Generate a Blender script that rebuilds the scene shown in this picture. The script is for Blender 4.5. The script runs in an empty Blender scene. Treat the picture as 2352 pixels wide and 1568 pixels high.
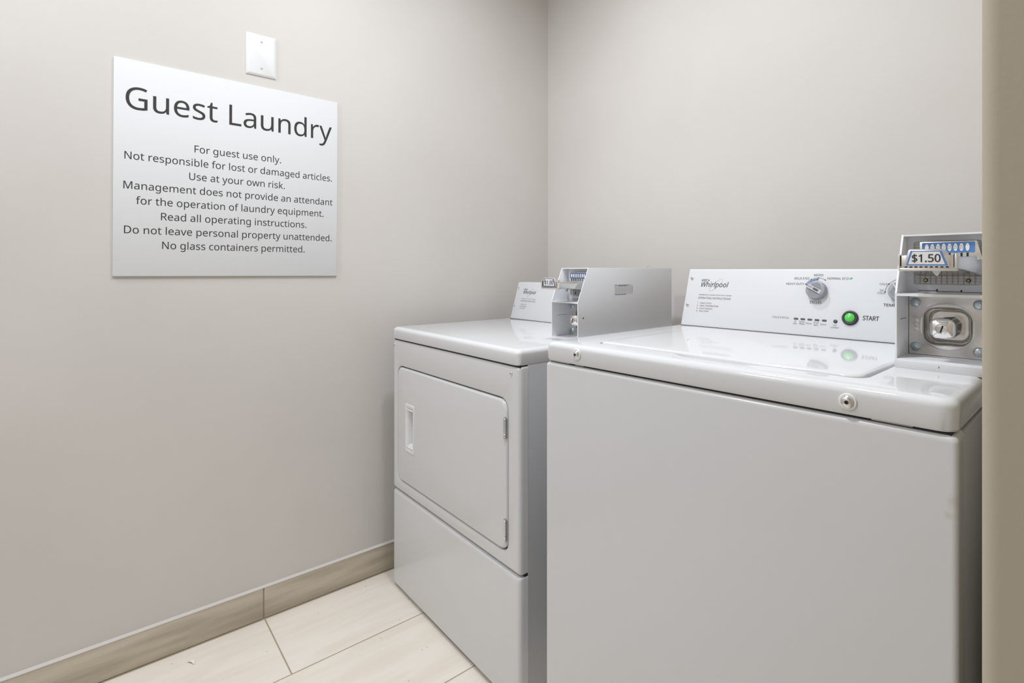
import bpy, bmesh, math, random
from mathutils import Matrix, Vector

sc = bpy.context.scene
COL = sc.collection
R = math.radians

# ------------------------------------------------------------------ camera
CAM_H = 1.1263
cam_d = bpy.data.cameras.new('camera')
cam = bpy.data.objects.new('camera', cam_d)
COL.objects.link(cam)
cam.location = (0, 0, CAM_H)
cam.rotation_euler = (R(90), 0, R(49.3374))
cam_d.sensor_width = 36.0
cam_d.lens = 1204.09 * 36.0 / 2352
cam_d.shift_x = -74.8 / 2352
cam_d.shift_y = -163.8 / 2352
cam_d.clip_start = 0.02
sc.camera = cam

# ------------------------------------------------------------------ view, world, lamps
sc.view_settings.view_transform = 'Standard'
sc.view_settings.look = 'None'
sc.view_settings.gamma = 1.0
sc.view_settings.use_curve_mapping = False
sc.view_settings.exposure = 0.09
w = bpy.data.worlds.new('world')
sc.world = w
w.use_nodes = True
w.node_tree.nodes['Background'].inputs[0].default_value = (0.9, 0.95, 1.0, 1)
w.node_tree.nodes['Background'].inputs[1].default_value = 0.05


def disk_lamp(name, loc, size, power, color, spread=180):
    d = bpy.data.lights.new(name, 'AREA')
    d.shape = 'DISK'
    d.size = size
    d.energy = power
    d.color = color
    d.spread = R(spread)
    o = bpy.data.objects.new(name, d)
    o.location = loc
    COL.objects.link(o)
    return o


disk_lamp('alcove_lamp', (-1.05, 0.77, 2.70), 0.14, 9.5, (0.955, 1.0, 1.06), 150)
disk_lamp('entry_lamp', (-0.70, 0.15, 2.70), 0.14, 16.0, (0.955, 1.0, 1.06))
disk_lamp('front_left_fill', (-1.40, -0.95, 2.70), 0.25, 16.5, (0.955, 1.0, 1.06))  # added fill with no known fixture; lifts the dryer front and lower left

# ------------------------------------------------------------------ materials
MATS = {}


def new_mat(name):
    m = bpy.data.materials.new(name)
    m.use_nodes = True
    MATS[name] = m
    nt = m.node_tree
    return m, nt, nt.nodes['Principled BSDF']


def simple(name, col, rough=0.5, metal=0.0, coat=0.0, spec=0.5, bump=0.0, bscale=300, emis=None):
    m, nt, b = new_mat(name)
    b.inputs['Base Color'].default_value = (*col, 1)
    b.inputs['Roughness'].default_value = rough
    b.inputs['Metallic'].default_value = metal
    b.inputs['Specular IOR Level'].default_value = spec
    if coat:
        b.inputs['Coat Weight'].default_value = coat
        b.inputs['Coat Roughness'].default_value = 0.04
    if emis:
        b.inputs['Emission Color'].default_value = (*col, 1)
        b.inputs['Emission Strength'].default_value = emis
    # every material carries a little procedural variation
    tc = nt.nodes.new('ShaderNodeTexCoord')
    nz = nt.nodes.new('ShaderNodeTexNoise')
    nz.inputs['Scale'].default_value = bscale
    nz.inputs['Detail'].default_value = 3
    nt.links.new(tc.outputs['Object'], nz.inputs['Vector'])
    if bump:
        bp = nt.nodes.new('ShaderNodeBump')
        bp.inputs['Strength'].default_value = bump
        bp.inputs['Distance'].default_value = 0.001
        nt.links.new(nz.outputs['Fac'], bp.inputs['Height'])
        nt.links.new(bp.outputs['Normal'], b.inputs['Normal'])
    else:
        mr = nt.nodes.new('ShaderNodeMapRange')
        mr.inputs['To Min'].default_value = max(0, rough - 0.03)
        mr.inputs['To Max'].default_value = rough + 0.03
        nt.links.new(nz.outputs['Fac'], mr.inputs['Value'])
        nt.links.new(mr.outputs[0], b.inputs['Roughness'])
    return m


def mottled(name, c1, c2, scale, rough, bump=0.0, bscale=200, lo=0.35, hi=0.65, metal=0.0, stretch=None):
    m, nt, b = new_mat(name)
    tc = nt.nodes.new('ShaderNodeTexCoord')
    mp = nt.nodes.new('ShaderNodeMapping')
    if stretch:
        mp.inputs['Scale'].default_value = stretch
    nt.links.new(tc.outputs['Object'], mp.inputs['Vector'])
    nz = nt.nodes.new('ShaderNodeTexNoise')
    nz.inputs['Scale'].default_value = scale
    nz.inputs['Detail'].default_value = 5
    nt.links.new(mp.outputs[0], nz.inputs['Vector'])
    cr = nt.nodes.new('ShaderNodeValToRGB')
    cr.color_ramp.elements[0].position = lo
    cr.color_ramp.elements[0].color = (*c1, 1)
    cr.color_ramp.elements[1].position = hi
    cr.color_ramp.elements[1].color = (*c2, 1)
    nt.links.new(nz.outputs['Fac'], cr.inputs[0])
    nt.links.new(cr.outputs[0], b.inputs['Base Color'])
    b.inputs['Roughness'].default_value = rough
    b.inputs['Metallic'].default_value = metal
    if bump:
        n2 = nt.nodes.new('ShaderNodeTexNoise')
        n2.inputs['Scale'].default_value = bscale
        n2.inputs['Detail'].default_value = 2
        nt.links.new(tc.outputs['Object'], n2.inputs['Vector'])
        bp = nt.nodes.new('ShaderNodeBump')
        bp.inputs['Strength'].default_value = bump
        bp.inputs['Distance'].default_value = 0.002
        nt.links.new(n2.outputs['Fac'], bp.inputs['Height'])
        nt.links.new(bp.outputs['Normal'], b.inputs['Normal'])
    return m


mottled('wall_paint', (0.640, 0.605, 0.570), (0.670, 0.635, 0.600), 2.2, 0.55, bump=0.06, bscale=260)
mottled('end_wall_shaded', (0.40, 0.35, 0.265), (0.42, 0.37, 0.285), 2.2, 0.6, bump=0.05, bscale=260)  # wall colour darkened and warmed; the end wall's shade is painted in
simple('ceiling_paint', (0.86, 0.85, 0.83), 0.8)
mottled('base_tile', (0.43, 0.37, 0.285), (0.58, 0.51, 0.41), 6.0, 0.42, bump=0.05, bscale=60, stretch=(1, 0.6, 7), lo=0.32, hi=0.62)
simple('base_edge', (0.62, 0.57, 0.51), 0.55)
simple('grout', (0.36, 0.30, 0.235), 0.85, bump=0.3)
simple('caulk', (0.60, 0.565, 0.525), 0.6)
simple('enamel', (0.69, 0.695, 0.705), 0.055, spec=0.40)
simple('enamel_panel', (0.68, 0.68, 0.685), 0.24, coat=0.25, bump=0.03, bscale=700)
def stained_panel(name, src_col, spots):
    m, nt, b = new_mat(name)
    L = nt.links.new
    tc = nt.nodes.new('ShaderNodeTexCoord')
    nz = nt.nodes.new('ShaderNodeTexNoise'); nz.inputs['Scale'].default_value = 90; nz.inputs['Detail'].default_value = 4
    L(tc.outputs['Object'], nz.inputs['Vector'])
    acc = None
    for (c, sc_) in spots:
        mp = nt.nodes.new('ShaderNodeMapping'); mp.vector_type = 'TEXTURE'
        mp.inputs['Location'].default_value = c; mp.inputs['Scale'].default_value = sc_
        L(tc.outputs['Object'], mp.inputs['Vector'])
        g = nt.nodes.new('ShaderNodeTexGradient'); g.gradient_type = 'SPHERICAL'
        L(mp.outputs[0], g.inputs['Vector'])
        if acc is None:
            acc = g.outputs['Fac']
        else:
            ad = nt.nodes.new('ShaderNodeMath'); ad.operation = 'MAXIMUM'
            L(acc, ad.inputs[0]); L(g.outputs['Fac'], ad.inputs[1]); acc = ad.outputs[0]
    mu = nt.nodes.new('ShaderNodeMath'); mu.operation = 'MULTIPLY'
    L(acc, mu.inputs[0]); L(nz.outputs['Fac'], mu.inputs[1])
    mr = nt.nodes.new('ShaderNodeMapRange'); mr.inputs['From Min'].default_value = .10; mr.inputs['From Max'].default_value = .5; mr.inputs['To Max'].default_value = .30
    L(mu.outputs[0], mr.inputs['Value'])
    mx = nt.nodes.new('ShaderNodeMix'); mx.data_type = 'RGBA'
    mx.inputs['A'].default_value = (*src_col, 1); mx.inputs['B'].default_value = (0.42, 0.33, 0.24, 1)
    L(mr.outputs[0], mx.inputs['Factor']); L(mx.outputs['Result'], b.inputs['Base Color'])
    b.inputs['Roughness'].default_value = 0.24
    b.inputs['Coat Weight'].default_value = 0.25; b.inputs['Coat Roughness'].default_value = 0.04


stained_panel('washer_panel', (0.645, 0.645, 0.65), [((.679, 0, .862), (.009, .02, .014)), ((.677, 0, .845), (.010, .02, .008))])
simple('enamel_shaded', (0.48, 0.485, 0.50), 0.35, bump=0.03, bscale=700)  # darker copy of the white enamel, with the sides' shade in the colour
simple('console_white', (0.69, 0.70, 0.715), 0.38, spec=0.4)
simple('gap_and_trim_dark', (0.02, 0.02, 0.022), 0.7)  # near-black for dark trim and feet, and for shade put into gaps
simple('white_plastic', (0.80, 0.80, 0.80), 0.3)
simple('sign_white', (0.75, 0.755, 0.765), 0.6, spec=0.15)
simple('sign_ink', (0.030, 0.025, 0.024), 0.55)
simple('ink', (0.045, 0.045, 0.05), 0.5)
simple('ink_grey', (0.16, 0.16, 0.17), 0.5)
simple('ink_gold', (0.46, 0.40, 0.27), 0.4, metal=0.4)
simple('ink_blue', (0.055, 0.11, 0.36), 0.5)
simple('leaf_green', (0.10, 0.42, 0.13), 0.5)
simple('steel', (0.74, 0.735, 0.72), 0.20, metal=0.95)
simple('chrome', (0.90, 0.89, 0.87), 0.08, metal=0.97)
simple('zinc', (0.55, 0.62, 0.65), 0.28, metal=0.9)
mottled('galvanised', (0.72, 0.69, 0.645), (0.95, 0.94, 0.92), 34, 0.24, metal=0.82)
simple('box_paint', (0.84, 0.85, 0.88), 0.28, metal=0.0, bump=0.03, bscale=900)
simple('box_inner', (0.82, 0.83, 0.87), 0.36, metal=0.0, bump=0.03, bscale=900)
simple('box_edge_highlight', (0.84, 0.85, 0.87), 0.3)
simple('grid_plastic', (0.84, 0.83, 0.80), 0.35)
simple('grid_line', (0.45, 0.43, 0.41), 0.5)
simple('black_plastic', (0.014, 0.014, 0.016), 0.3)
simple('lamp_off', (0.05, 0.048, 0.055), 0.35)
simple('knob_grey', (0.30, 0.31, 0.335), 0.38)
simple('knob_light', (0.43, 0.44, 0.465), 0.35)
simple('knob_dark', (0.21, 0.22, 0.24), 0.4)
simple('button_green', (0.085, 0.58, 0.085), 0.22, coat=0.6)
simple('label_white', (0.80, 0.80, 0.79), 0.4)
simple('label_blue', (0.085, 0.225, 0.56), 0.4)
simple('label_navy', (0.05, 0.09, 0.30), 0.4)
simple('sticker', (0.80, 0.81, 0.83), 0.3)
simple('sticker_pale', (0.73, 0.735, 0.745), 0.3)
simple('brass', (0.62, 0.50, 0.26), 0.35, metal=0.7)
simple('amber', (0.62, 0.40, 0.18), 0.4)
simple('paper', (0.80, 0.77, 0.72), 0.7)


def floor_material():
    m, nt, b = new_mat('floor_tile')
    L = nt.links.new
    tc = nt.nodes.new('ShaderNodeTexCoord')
    sep = nt.nodes.new('ShaderNodeSeparateXYZ')
    L(tc.outputs['Object'], sep.inputs[0])
    ax = nt.nodes.new('ShaderNodeMath'); ax.operation = 'ADD'; ax.inputs[1].default_value = 1.568 + 0.305 * 22
    ay = nt.nodes.new('ShaderNodeMath'); ay.operation = 'ADD'; ay.inputs[1].default_value = -0.418 + 0.61 * 8
    L(sep.outputs['X'], ax.inputs[0]); L(sep.outputs['Y'], ay.inputs[0])
    cmb = nt.nodes.new('ShaderNodeCombineXYZ')
    L(ay.outputs[0], cmb.inputs['X']); L(ax.outputs[0], cmb.inputs['Y'])
    br = nt.nodes.new('ShaderNodeTexBrick')
    br.offset = 0.333; br.offset_frequency = 2; br.squash = 1.0
    br.inputs['Scale'].default_value = 1.0
    br.inputs['Brick Width'].default_value = 0.61
    br.inputs['Row Height'].default_value = 0.305
    br.inputs['Mortar Size'].default_value = 0.0022
    br.inputs['Mortar Smooth'].default_value = 0.1
    br.inputs['Bias'].default_value = 0
    br.inputs['Color1'].default_value = (0.80, 0.74, 0.655, 1)
    br.inputs['Color2'].default_value = (0.83, 0.775, 0.70, 1)
    br.inputs['Mortar'].default_value = (0.42, 0.345, 0.24, 1)
    L(cmb.outputs[0], br.inputs['Vector'])
    # veins running along the tile, slightly oblique
    mp = nt.nodes.new('ShaderNodeMapping')
    mp.inputs['Rotation'].default_value = (0, 0, R(12))
    mp.inputs['Scale'].default_value = (9, 1.3, 1)
    L(tc.outputs['Object'], mp.inputs['Vector'])
    nz = nt.nodes.new('ShaderNodeTexNoise')
    nz.inputs['Scale'].default_value = 2.2; nz.inputs['Detail'].default_value = 7; nz.inputs['Distortion'].default_value = 0.6
    L(mp.outputs[0], nz.inputs['Vector'])
    cr = nt.nodes.new('ShaderNodeValToRGB')
    cr.color_ramp.elements[0].position = 0.33; cr.color_ramp.elements[0].color = (0.925, 0.91, 0.885, 1)
    cr.color_ramp.elements[1].position = 0.58; cr.color_ramp.elements[1].color = (1, 1, 1, 1)
    L(nz.outputs['Fac'], cr.inputs[0])
    mul = nt.nodes.new('ShaderNodeMix'); mul.data_type = 'RGBA'; mul.blend_type = 'MULTIPLY'
    mul.inputs['Factor'].default_value = 1.0
    L(br.outputs['Color'], mul.inputs['A']); L(cr.outputs[0], mul.inputs['B'])
    # sparse specks of dirt
    vo = nt.nodes.new('ShaderNodeTexVoronoi'); vo.voronoi_dimensions = '2D'; vo.inputs['Scale'].default_value = 24
    L(tc.outputs['Object'], vo.inputs['Vector'])
    sp = nt.nodes.new('ShaderNodeMath'); sp.operation = 'LESS_THAN'; sp.inputs[1].default_value = 0.034
    L(vo.outputs['Distance'], sp.inputs[0])
    sx = nt.nodes.new('ShaderNodeSeparateColor'); L(vo.outputs['Color'], sx.inputs[0])
    gt = nt.nodes.new('ShaderNodeMath'); gt.operation = 'GREATER_THAN'; gt.inputs[1].default_value = 0.945
    L(sx.outputs[0], gt.inputs[0])
    an = nt.nodes.new('ShaderNodeMath'); an.operation = 'MULTIPLY'
    L(sp.outputs[0], an.inputs[0]); L(gt.outputs[0], an.inputs[1])
    mix = nt.nodes.new('ShaderNodeMix'); mix.data_type = 'RGBA'
    L(an.outputs[0], mix.inputs['Factor']); L(mul.outputs['Result'], mix.inputs['A'])
    mix.inputs['B'].default_value = (0.22, 0.17, 0.12, 1)
    L(mix.outputs['Result'], b.inputs['Base Color'])
    b.inputs['Roughness'].default_value = 0.38
    bp = nt.nodes.new('ShaderNodeBump'); bp.inputs['Strength'].default_value = 0.35; bp.inputs['Distance'].default_value = 0.002
    bp.invert = True
    L(br.outputs['Fac'], bp.inputs['Height']); L(bp.outputs['Normal'], b.inputs['Normal'])


floor_material()

# ------------------------------------------------------------------ letter shapes: advance, outline points
CAP_UNIT = 0.573
GLYPHS = {' ': (209, []),
          '$': (459, [[203,39,117,47,50,66,50,134,119,111,203,101,203,263,116,296,96,310,79,325,66,342,57,362,52,383,50,407,52,432,58,455,69,475,83,492,101,507,122,519,146,529,173,535,203,538,203,609,254,609,254,539,332,530,395,509,374,450,317,468,254,478,254,317,342,284,364,272,382,258,396,242,406,223,412,202,414,176,409,141,395,111,372,85,340,65,301,51,254,43,254,-47,203,-47],[254,105,283,110,306,117,323,127,335,140,342,155,345,172,337,205,309,228,254,246],[203,476,156,466,128,444,119,413,126,377,152,352,203,334]]),
          '.': (215, [[58,43,59,61,64,75,72,85,82,92,94,96,107,97,120,96,132,92,142,85,151,75,156,61,157,43,156,26,151,12,142,2,132,-6,120,-10,107,-11,94,-10,82,-6,72,2,64,12,59,26]]),
          '/': (298, [[290,573,77,0,8,0,221,573]]),
          '0': (459, [[419,287,409,163,401,128,390,97,376,70,359,47,339,27,316,12,290,1,261,-6,229,-8,188,-4,153,8,122,27,97,54,76,88,60,129,48,176,42,229,39,287,41,346,48,399,58,446,73,486,93,520,119,547,149,566,186,578,229,581,269,578,304,566,335,547,361,520,382,486,399,446,410,399,417,346],[110,287,111,238,115,194,121,156,131,125,143,98,159,78,178,64,202,55,229,52,256,55,279,64,298,78,314,98,326,124,336,156,343,194,347,238,348,287,347,336,343,380,336,417,326,449,314,475,298,495,279,510,256,518,229,521,202,518,178,510,159,495,143,475,131,449,121,417,115,380,111,336]]),
          '1': (459, [[285,0,216,0,216,400,216,439,217,470,219,499,196,477,169,455,108,405,71,452,226,573,285,573]]),
          '2': (459, [[417,0,38,0,38,59,188,210,261,287,306,353,315,376,320,399,322,424,318,453,309,477,294,496,273,510,249,518,221,520,194,519,169,514,147,506,83,466,45,513,94,548,153,572,221,581,255,579,285,572,313,562,336,548,356,531,372,510,384,485,391,458,394,428,392,399,386,371,375,344,361,318,344,292,324,267,247,185,128,67,128,64,417,64]]),
          '3': (459, [[395,439,394,414,389,392,381,372,370,355,356,339,340,326,321,316,300,307,277,302,277,298,319,290,353,276,379,255,398,229,409,198,413,163,410,131,403,101,390,74,371,50,348,30,318,14,283,2,241,-6,193,-8,110,-1,36,23,36,89,114,61,194,51,241,55,278,65,305,81,324,104,335,132,339,164,337,187,331,206,320,223,306,236,288,247,265,255,240,261,211,264,179,265,123,265,123,326,180,326,209,327,236,332,259,339,278,350,294,362,307,377,316,394,321,413,323,434,320,460,311,481,295,498,274,511,249,519,219,521,164,515,117,498,75,473,39,521,61,537,87,550,115,563,147,573,181,579,218,581,273,576,317,563,352,540,376,511,390,477]]),
          '4': (459, [[443,130,359,130,359,0,291,0,291,130,17,130,17,190,286,576,359,576,359,193,443,193],[291,374,291,412,293,444,294,474,295,500,292,500,276,468,257,438,86,193,291,193]]),
          '5': (459, [[221,351,258,349,292,342,322,331,349,316,371,297,389,274,402,247,410,217,413,183,410,145,402,111,387,81,368,54,343,32,314,15,280,2,242,-5,199,-8,116,0,51,23,51,90,121,62,200,52,227,54,252,58,274,65,293,76,310,89,323,106,333,126,339,149,341,176,337,210,325,239,306,262,279,279,243,289,197,292,146,288,99,280,64,302,86,573,373,573,373,508,146,508,132,342,169,348]]),
          '6': (459, [[44,245,51,342,75,433,87,461,103,486,121,510,143,530,168,548,196,562,228,572,265,578,306,581,344,579,377,573,377,513,344,520,308,523,273,521,242,515,216,504,193,491,173,474,158,454,145,431,134,407,127,380,115,291,119,291,150,326,194,350,255,358,287,356,316,349,342,338,365,322,384,303,400,279,412,251,419,220,421,184,419,147,411,112,399,82,382,55,361,33,336,15,307,2,275,-5,239,-8,212,-6,187,-1,163,7,140,19,119,35,101,54,84,76,70,103,59,133,51,166,46,204],[238,51,270,55,297,66,320,84,337,109,348,143,351,184,348,218,339,247,324,271,302,289,274,300,241,303,217,301,195,296,175,287,157,276,143,263,131,248,122,232,117,215,115,198,123,146,146,99,185,64,201,57,219,53]]),
          '7': (459, [[109,0,344,508,35,508,35,573,419,573,419,518,187,0]]),
          '8': (459, [[229,581,261,579,291,574,318,565,341,553,362,538,378,519,390,497,398,472,400,443,399,421,394,401,385,383,346,338,291,303,355,265,373,250,389,234,401,216,411,196,417,173,419,148,416,118,408,90,395,65,378,44,356,26,330,11,300,1,267,-6,231,-8,192,-6,157,0,126,10,100,24,78,42,61,63,49,87,42,115,39,146,41,171,47,194,56,214,68,232,82,249,99,264,158,299,107,336,71,383,64,401,59,422,58,444,60,472,68,497,80,518,97,537,117,552,141,565,168,573,197,579],[108,145,112,119,121,96,138,76,161,60,192,51,229,48,265,51,295,60,319,76,336,96,346,120,350,148,348,166,343,182,335,197,293,235,229,265,217,270,157,237,121,197,114,182,110,164],[228,524,200,521,176,514,155,502,139,486,130,466,127,441,128,422,133,406,141,391,179,357,232,330,282,357,317,392,325,406,329,423,330,441,327,466,318,486,302,502,282,514,257,521]]),
          '9': (459, [[417,328,410,231,387,139,374,112,358,86,340,63,318,42,293,25,265,11,232,0,195,-6,154,-8,117,-6,82,0,82,60,115,53,152,50,188,52,218,58,245,68,268,82,287,99,303,118,316,141,327,165,334,192,346,281,341,281,310,247,266,223,204,214,173,216,144,223,118,235,95,250,76,270,61,294,49,321,42,352,40,387,43,426,50,460,63,491,80,517,101,540,127,557,156,570,188,578,223,581,250,579,275,574,299,565,322,553,342,537,361,518,377,495,391,469,402,439,410,406,415,369],[223,521,192,518,165,507,142,488,124,463,113,429,110,388,113,354,122,325,137,301,158,284,186,273,220,269,244,271,266,276,286,285,304,296,318,310,330,325,339,341,344,358,346,374,338,426,315,474,277,508,260,516,242,520]]),
          'A': (512, [[437,0,368,177,141,177,73,0,0,0,224,575,289,575,512,0],[282,415,274,438,263,473,255,500,247,468,238,438,230,415,165,241,346,241]]),
          'C': (507, [[323,517,294,516,266,510,241,502,217,490,196,474,178,456,162,434,149,410,139,383,131,353,127,321,125,286,128,241,135,200,147,164,164,132,186,105,213,83,244,68,281,58,322,55,394,62,460,78,460,15,393,-2,312,-8,257,-4,208,8,166,28,130,56,101,90,78,131,62,178,52,230,49,287,51,329,57,369,67,406,81,440,99,471,120,499,145,523,174,543,206,559,242,571,281,578,324,581,409,572,482,547,453,486,394,508]]),
          'D': (585, [[536,292,533,231,521,177,501,131,474,91,439,58,399,33,351,15,297,4,237,0,78,0,78,573,254,573,309,569,359,558,404,540,443,516,476,484,502,446,521,401,533,350],[460,289,457,337,449,379,435,415,416,444,391,469,361,487,327,500,287,508,244,511,150,511,150,62,228,62,299,68,357,87,402,119,434,164,454,220]]),
          'E': (446, [[398,0,78,0,78,573,398,573,398,509,150,509,150,330,383,330,383,268,150,268,150,63,398,63]]),
          'F': (416, [[150,0,78,0,78,573,398,573,398,509,150,509,150,306,383,306,383,243,150,243]]),
          'G': (584, [[326,302,524,302,524,22,431,-1,323,-8,267,-4,217,8,173,28,136,55,105,89,81,130,63,176,52,229,49,286,53,343,65,395,84,442,111,482,145,517,186,544,233,564,286,577,346,581,437,572,516,547,489,484,421,508,342,517,298,514,259,505,225,489,195,468,170,441,150,409,136,373,127,332,124,286,127,243,134,202,146,166,164,133,187,106,216,84,251,68,292,58,340,55,404,59,452,68,452,238,326,238]]),
          'H': (594, [[516,0,443,0,443,267,150,267,150,0,78,0,78,573,150,573,150,330,443,330,443,573,516,573]]),
          'I': (272, [[239,0,32,0,32,42,99,57,99,515,32,531,32,573,239,573,239,531,172,515,172,57,239,42]]),
          'L': (420, [[78,0,78,573,150,573,150,64,400,64,400,0]]),
          'M': (727, [[330,0,142,502,139,502,142,461,144,407,144,347,144,0,78,0,78,573,184,573,361,103,364,103,544,573,650,573,650,0,578,0,578,352,579,408,581,460,584,501,581,501,390,0]]),
          'N': (609, [[532,0,447,0,141,476,138,476,141,432,143,378,144,320,144,0,78,0,78,573,161,573,467,99,470,99,468,137,466,193,464,249,464,573,532,573]]),
          'O': (626, [[577,287,576,244,570,204,561,166,547,132,531,101,510,73,486,49,459,29,428,13,393,1,355,-6,314,-8,271,-6,232,1,196,13,165,29,138,49,114,73,94,101,78,132,65,167,56,204,51,245,49,288,52,344,62,396,78,442,100,482,130,517,166,545,208,565,258,577,314,581,369,577,417,565,459,545,495,517,524,483,547,442,564,396,574,344],[125,287,127,241,134,200,145,163,161,131,182,104,207,83,238,67,273,58,314,55,354,58,390,67,420,83,445,104,465,131,481,163,492,200,499,241,501,287,496,354,481,411,456,457,421,491,373,511,314,518,274,515,238,506,207,490,182,469,161,443,145,411,134,374,127,333]]),
          'P': (485, [[229,573,297,568,352,553,393,528,421,495,439,454,444,404,433,336,423,316,411,296,395,278,375,262,351,249,324,238,292,230,256,225,216,223,150,223,150,0,78,0,78,573],[223,511,150,511,150,285,208,285,242,286,272,290,298,296,320,306,338,318,352,334,362,352,368,375,370,401,366,435,354,462,334,484,306,499,269,508]]),
          'R': (499, [[236,573,281,571,320,565,353,555,381,540,404,522,422,500,434,474,442,444,444,410,442,381,437,356,427,334,415,315,401,298,385,285,330,257,487,0,403,0,264,237,150,237,150,0,78,0,78,573],[232,510,150,510,150,298,236,298,278,301,312,310,338,325,355,347,366,374,370,407,368,430,363,450,355,467,343,480,328,491,310,500,287,505,261,509]]),
          'S': (440, [[403,153,400,121,392,92,378,66,359,44,335,26,307,11,274,1,238,-6,198,-8,137,-5,83,4,41,19,41,88,113,65,201,55,228,56,252,60,273,66,290,74,305,85,316,98,324,113,329,129,330,147,329,164,325,180,318,194,308,207,295,218,277,230,196,265,131,294,85,330,57,375,48,435,51,464,58,490,71,513,89,533,110,550,136,563,165,573,197,579,231,581,318,572,389,549,366,487,302,508,229,517,207,516,187,513,169,507,155,499,142,489,133,478,126,464,122,450,121,434,122,416,126,400,133,386,143,373,156,362,172,351,246,318,332,279,353,264,371,247,385,228,395,206,401,181]]),
          'T': (446, [[259,0,187,0,187,509,8,509,8,573,437,573,437,509,259,509]]),
          'U': (586, [[513,202,511,164,503,128,489,95,470,65,446,40,416,20,380,4,338,-5,290,-8,225,-2,171,18,128,50,97,93,78,144,72,204,72,573,144,573,144,201,148,158,161,122,182,93,211,72,248,59,294,55,327,57,355,63,379,73,399,88,415,105,427,126,435,149,440,174,442,202,442,573,513,573]]),
          'V': (481, [[481,573,277,0,204,0,0,573,75,573,204,205,220,160,231,119,241,80,250,119,262,161,277,207,405,573]]),
          'W': (746, [[735,573,583,0,510,0,399,375,389,410,380,443,373,471,370,488,367,471,361,443,352,409,342,373,234,0,161,0,10,573,85,573,174,223,183,186,190,151,196,118,201,87,206,119,213,154,222,191,232,227,333,573,407,573,512,225,523,187,532,151,538,117,544,87,550,129,560,175,572,224,660,573]]),
          'X': (470, [[467,0,385,0,233,249,79,0,3,0,193,298,15,573,95,573,236,348,377,573,453,573,276,300]]),
          'Y': (454, [[227,291,376,573,454,573,263,222,263,0,191,0,191,219,0,573,79,573]]),
          'a': (450, [[231,437,279,433,318,422,347,403,368,375,381,338,385,293,385,0,334,0,320,61,317,61,279,22,234,-1,172,-8,148,-7,124,-2,103,6,84,16,68,30,55,48,45,68,39,92,37,119,43,159,59,192,87,219,127,238,179,251,243,257,316,259,316,285,313,317,306,342,293,359,275,371,253,378,227,380,163,370,106,347,84,400,151,426],[252,208,204,203,167,195,141,182,124,165,113,144,110,119,112,97,120,79,132,66,148,56,167,51,188,49,223,52,253,62,279,79,299,103,311,134,315,172,315,210]]),
          'b': (493, [[139,461,138,410,135,373,139,373,153,390,169,405,189,419,213,429,240,435,272,437,322,431,365,412,401,381,428,338,444,283,449,215,447,168,439,127,427,91,410,61,390,36,365,17,337,3,306,-5,272,-8,240,-6,213,0,189,10,169,24,153,38,139,55,133,55,119,0,68,0,68,609,139,609],[260,379,231,377,207,371,188,361,172,348,159,330,150,308,144,282,140,252,139,217,139,214,142,165,150,125,165,93,187,69,219,55,261,51,297,55,325,69,348,93,363,126,373,166,376,216,373,265,363,306,348,338,325,360,296,374]]),
          'c': (385, [[241,-8,204,-5,170,2,139,15,112,34,88,58,69,87,55,123,47,165,44,213,47,262,56,305,71,342,90,372,114,396,142,415,174,428,208,435,245,438,309,431,358,415,337,356,292,370,244,376,217,374,193,368,172,358,155,343,141,325,131,303,123,277,119,247,117,213,119,181,123,152,131,126,141,104,155,86,172,71,191,61,214,55,240,53,302,60,351,78,351,15,304,-2]]),
          'd': (493, [[221,-8,171,-2,128,17,92,48,65,91,49,146,44,214,49,282,66,338,93,381,128,413,171,432,221,438,280,429,323,407,354,374,359,374,356,405,354,438,354,609,425,609,425,0,368,0,358,58,354,58,323,24,279,1],[232,51,273,55,305,67,328,88,343,117,352,154,355,200,355,213,352,263,343,304,329,336,306,360,274,375,231,379,196,374,168,359,146,334,130,300,120,260,117,213,120,165,130,125,146,93,168,69,197,55]]),
          'e': (452, [[234,438,269,435,301,427,329,414,354,396,374,373,390,346,402,315,409,281,411,244,411,201,117,201,122,157,134,119,154,90,181,69,215,56,254,52,327,60,392,82,392,20,327,-1,251,-8,212,-5,176,3,143,17,114,36,90,61,70,91,56,126,47,167,44,212,47,257,55,297,68,333,86,364,108,390,134,411,164,426,198,435],[233,380,202,377,175,366,154,348,137,323,125,293,119,257,338,257,336,281,333,302,326,322,318,338,306,353,292,364,276,373,256,378]]),
          'f': (276, [[266,375,158,375,158,0,87,0,87,375,12,375,12,408,87,432,87,457,89,492,95,522,104,547,116,568,132,585,152,597,174,606,199,612,227,613,274,609,310,599,292,544,262,552,228,556,206,553,189,545,175,532,166,513,160,489,158,458,158,430,266,430]]),
          'g': (493, [[221,438,248,436,273,431,297,422,319,409,338,393,355,373,359,373,369,430,425,430,425,-7,423,-46,416,-80,404,-109,388,-135,367,-155,341,-172,310,-183,274,-190,233,-192,147,-186,78,-165,78,-100,149,-125,237,-134,271,-130,300,-119,324,-101,341,-77,352,-48,355,-13,355,4,356,32,358,57,354,57,338,37,320,21,299,8,275,-1,250,-6,221,-8,170,-2,126,18,91,51,65,95,49,149,44,214,49,278,65,332,91,377,126,411,169,431],[230,379,207,376,187,370,169,359,153,344,140,326,130,303,123,277,119,247,117,213,120,165,130,124,146,92,169,68,197,54,232,50,288,58,303,65,315,74,326,85,349,131,356,197,356,214,355,251,350,282,343,309,332,331,319,348,302,362,281,371,257,377]]),
          'h': (496, [[139,431,138,399,135,370,140,370,174,407,221,429,273,437,306,435,335,430,360,421,382,408,399,391,413,370,423,344,429,314,431,280,431,0,361,0,361,275,358,307,351,333,338,353,319,367,295,376,265,379,235,377,210,370,189,360,173,347,160,329,150,308,144,283,140,254,139,222,139,0,68,0,68,609,139,609]]),
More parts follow.
